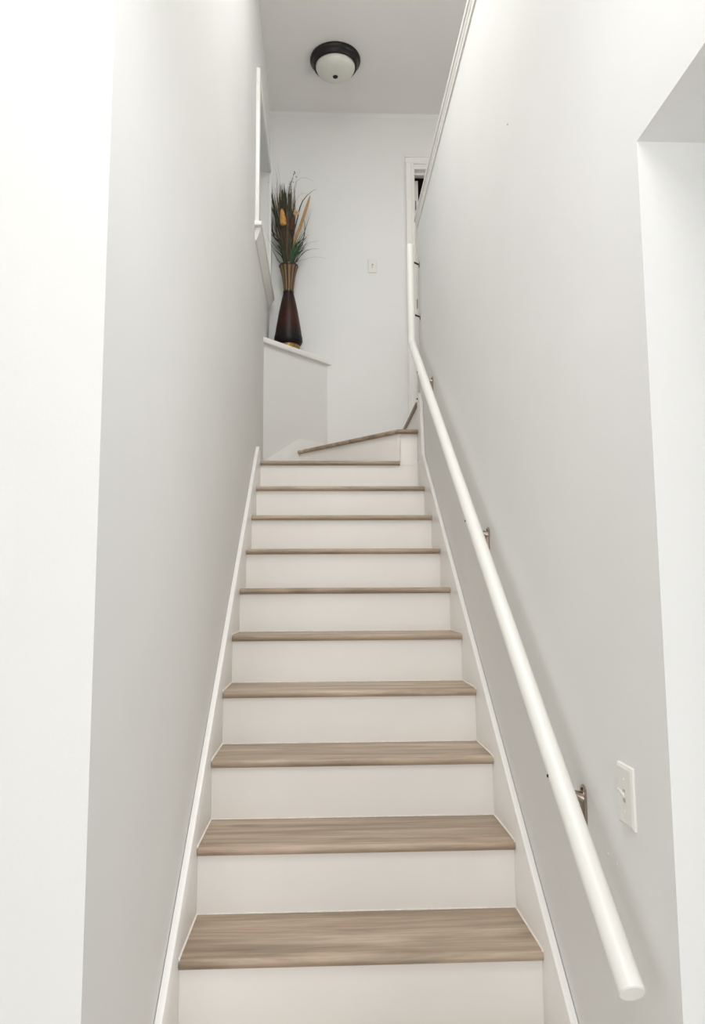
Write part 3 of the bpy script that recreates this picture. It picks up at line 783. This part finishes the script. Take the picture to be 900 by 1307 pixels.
# seed-bearing twig
tw = [G(398, 860, 0.0), G(392, 560, -0.02), G(384, 300, -0.03), G(412, 200, -0.03), G(440, 76, -0.03)]
bm = bmesh.new(); sp = spline([mouth(0.01)] + tw, 22); add_tube(bm, sp, [0.0016] * 12 + [0.0012] * 11, 6)
sd = build('seed_stem', bm, 'leaf_dark', ga, True)
for k, (a, b) in enumerate(((440, 80), (446, 98), (432, 110), (460, 140), (420, 165), (412, 190), (425, 205), (398, 212), (392, 235), (404, 262), (388, 280), (400, 300))):
    bm = bmesh.new(); add_lathe(bm, [(0, -0.007), (0.0026, -0.003), (0.0030, 0.001), (0, 0.008)], 8)
    o = build('seed', bm, 'leaf_dark', sd, True, loc=G(a, b, -0.03)); o.rotation_euler = (rnd.uniform(-0.4, 0.4), rnd.uniform(-0.9, 0.9), 0)
# woven dried pod on its stalk
def stalk(path, r, mat):
    bm = bmesh.new(); s = spline([mouth((path[0][0] - 378) / 8.71 / 179 * 0.4)] + [G(a, b, dp) for a, b, dp in path], 14)
    add_tube(bm, s, r, 6); return build('stalk', bm, mat, ga, True)
stalk([(350, 1000, -0.03), (325, 770, -0.075)], 0.0022, 'leaf_brown')
bm = bmesh.new()
hh = 200 / 8.71 / 184
add_lathe(bm, [(0, 0), (0.012, 0.001), (0.0215, 0.010), (0.0225, 0.022), (0.0205, 0.05), (0.0165, 0.082), (0.012, 0.106), (0.006, hh - 0.004), (0, hh)], 24, flute=lambda a, i: 1 + 0.07 * math.cos(8 * a + i * 1.6))
o = build('dried_pod', bm, 'pod', ga, True, loc=G(325, 775, -0.075)); o.rotation_euler = (0.05, -0.10, 0)
# dried rosette flower
stalk([(420, 1000, -0.02), (445, 760, -0.05), (462, 605, -0.055)], 0.0016, 'leaf_brown')
fl = empty('dried_flower', G(464, 600, -0.058), ga)
for k in range(9):
    a = 2 * math.pi * k / 9
    bm = bmesh.new(); add_lathe(bm, [(0, 0), (0.006, 0.005), (0.0085, 0.013), (0.006, 0.021), (0, 0.025)], 8)
    for v in bm.verts: v.co.y *= 0.3
    o = build('petal', bm, 'petal', fl, True); o.rotation_euler = (rnd.uniform(-0.5, 0.1), a, 0)
bm = bmesh.new(); add_lathe(bm, [(0, -0.006), (0.005, -0.003), (0.006, 0.001), (0, 0.006)], 10)
build('flower_centre', bm, 'leaf_tan', fl, True)
# cattails
for (a, b0, b1, r, dp, rot) in ((404, 820, 655, 0.0095, -0.06, 0.03), (430, 860, 720, 0.008, -0.04, 0.10)):
    stalk([(395, 1020, dp * 0.6), (a, b0, dp)], 0.0018, 'leaf_brown')
    bm = bmesh.new(); h = (b0 - b1) / 8.71 / 184
    add_lathe(bm, [(0, 0), (r * 0.7, 0.003), (r, 0.012), (r, h - 0.014), (r * 0.7, h - 0.004), (0.0015, h), (0.001, h + 0.02), (0, h + 0.021)], 14)
    o = build('cattail', bm, 'cattail', ga, True, loc=G(a, b0, dp)); o.rotation_euler = (0, rot, 0)
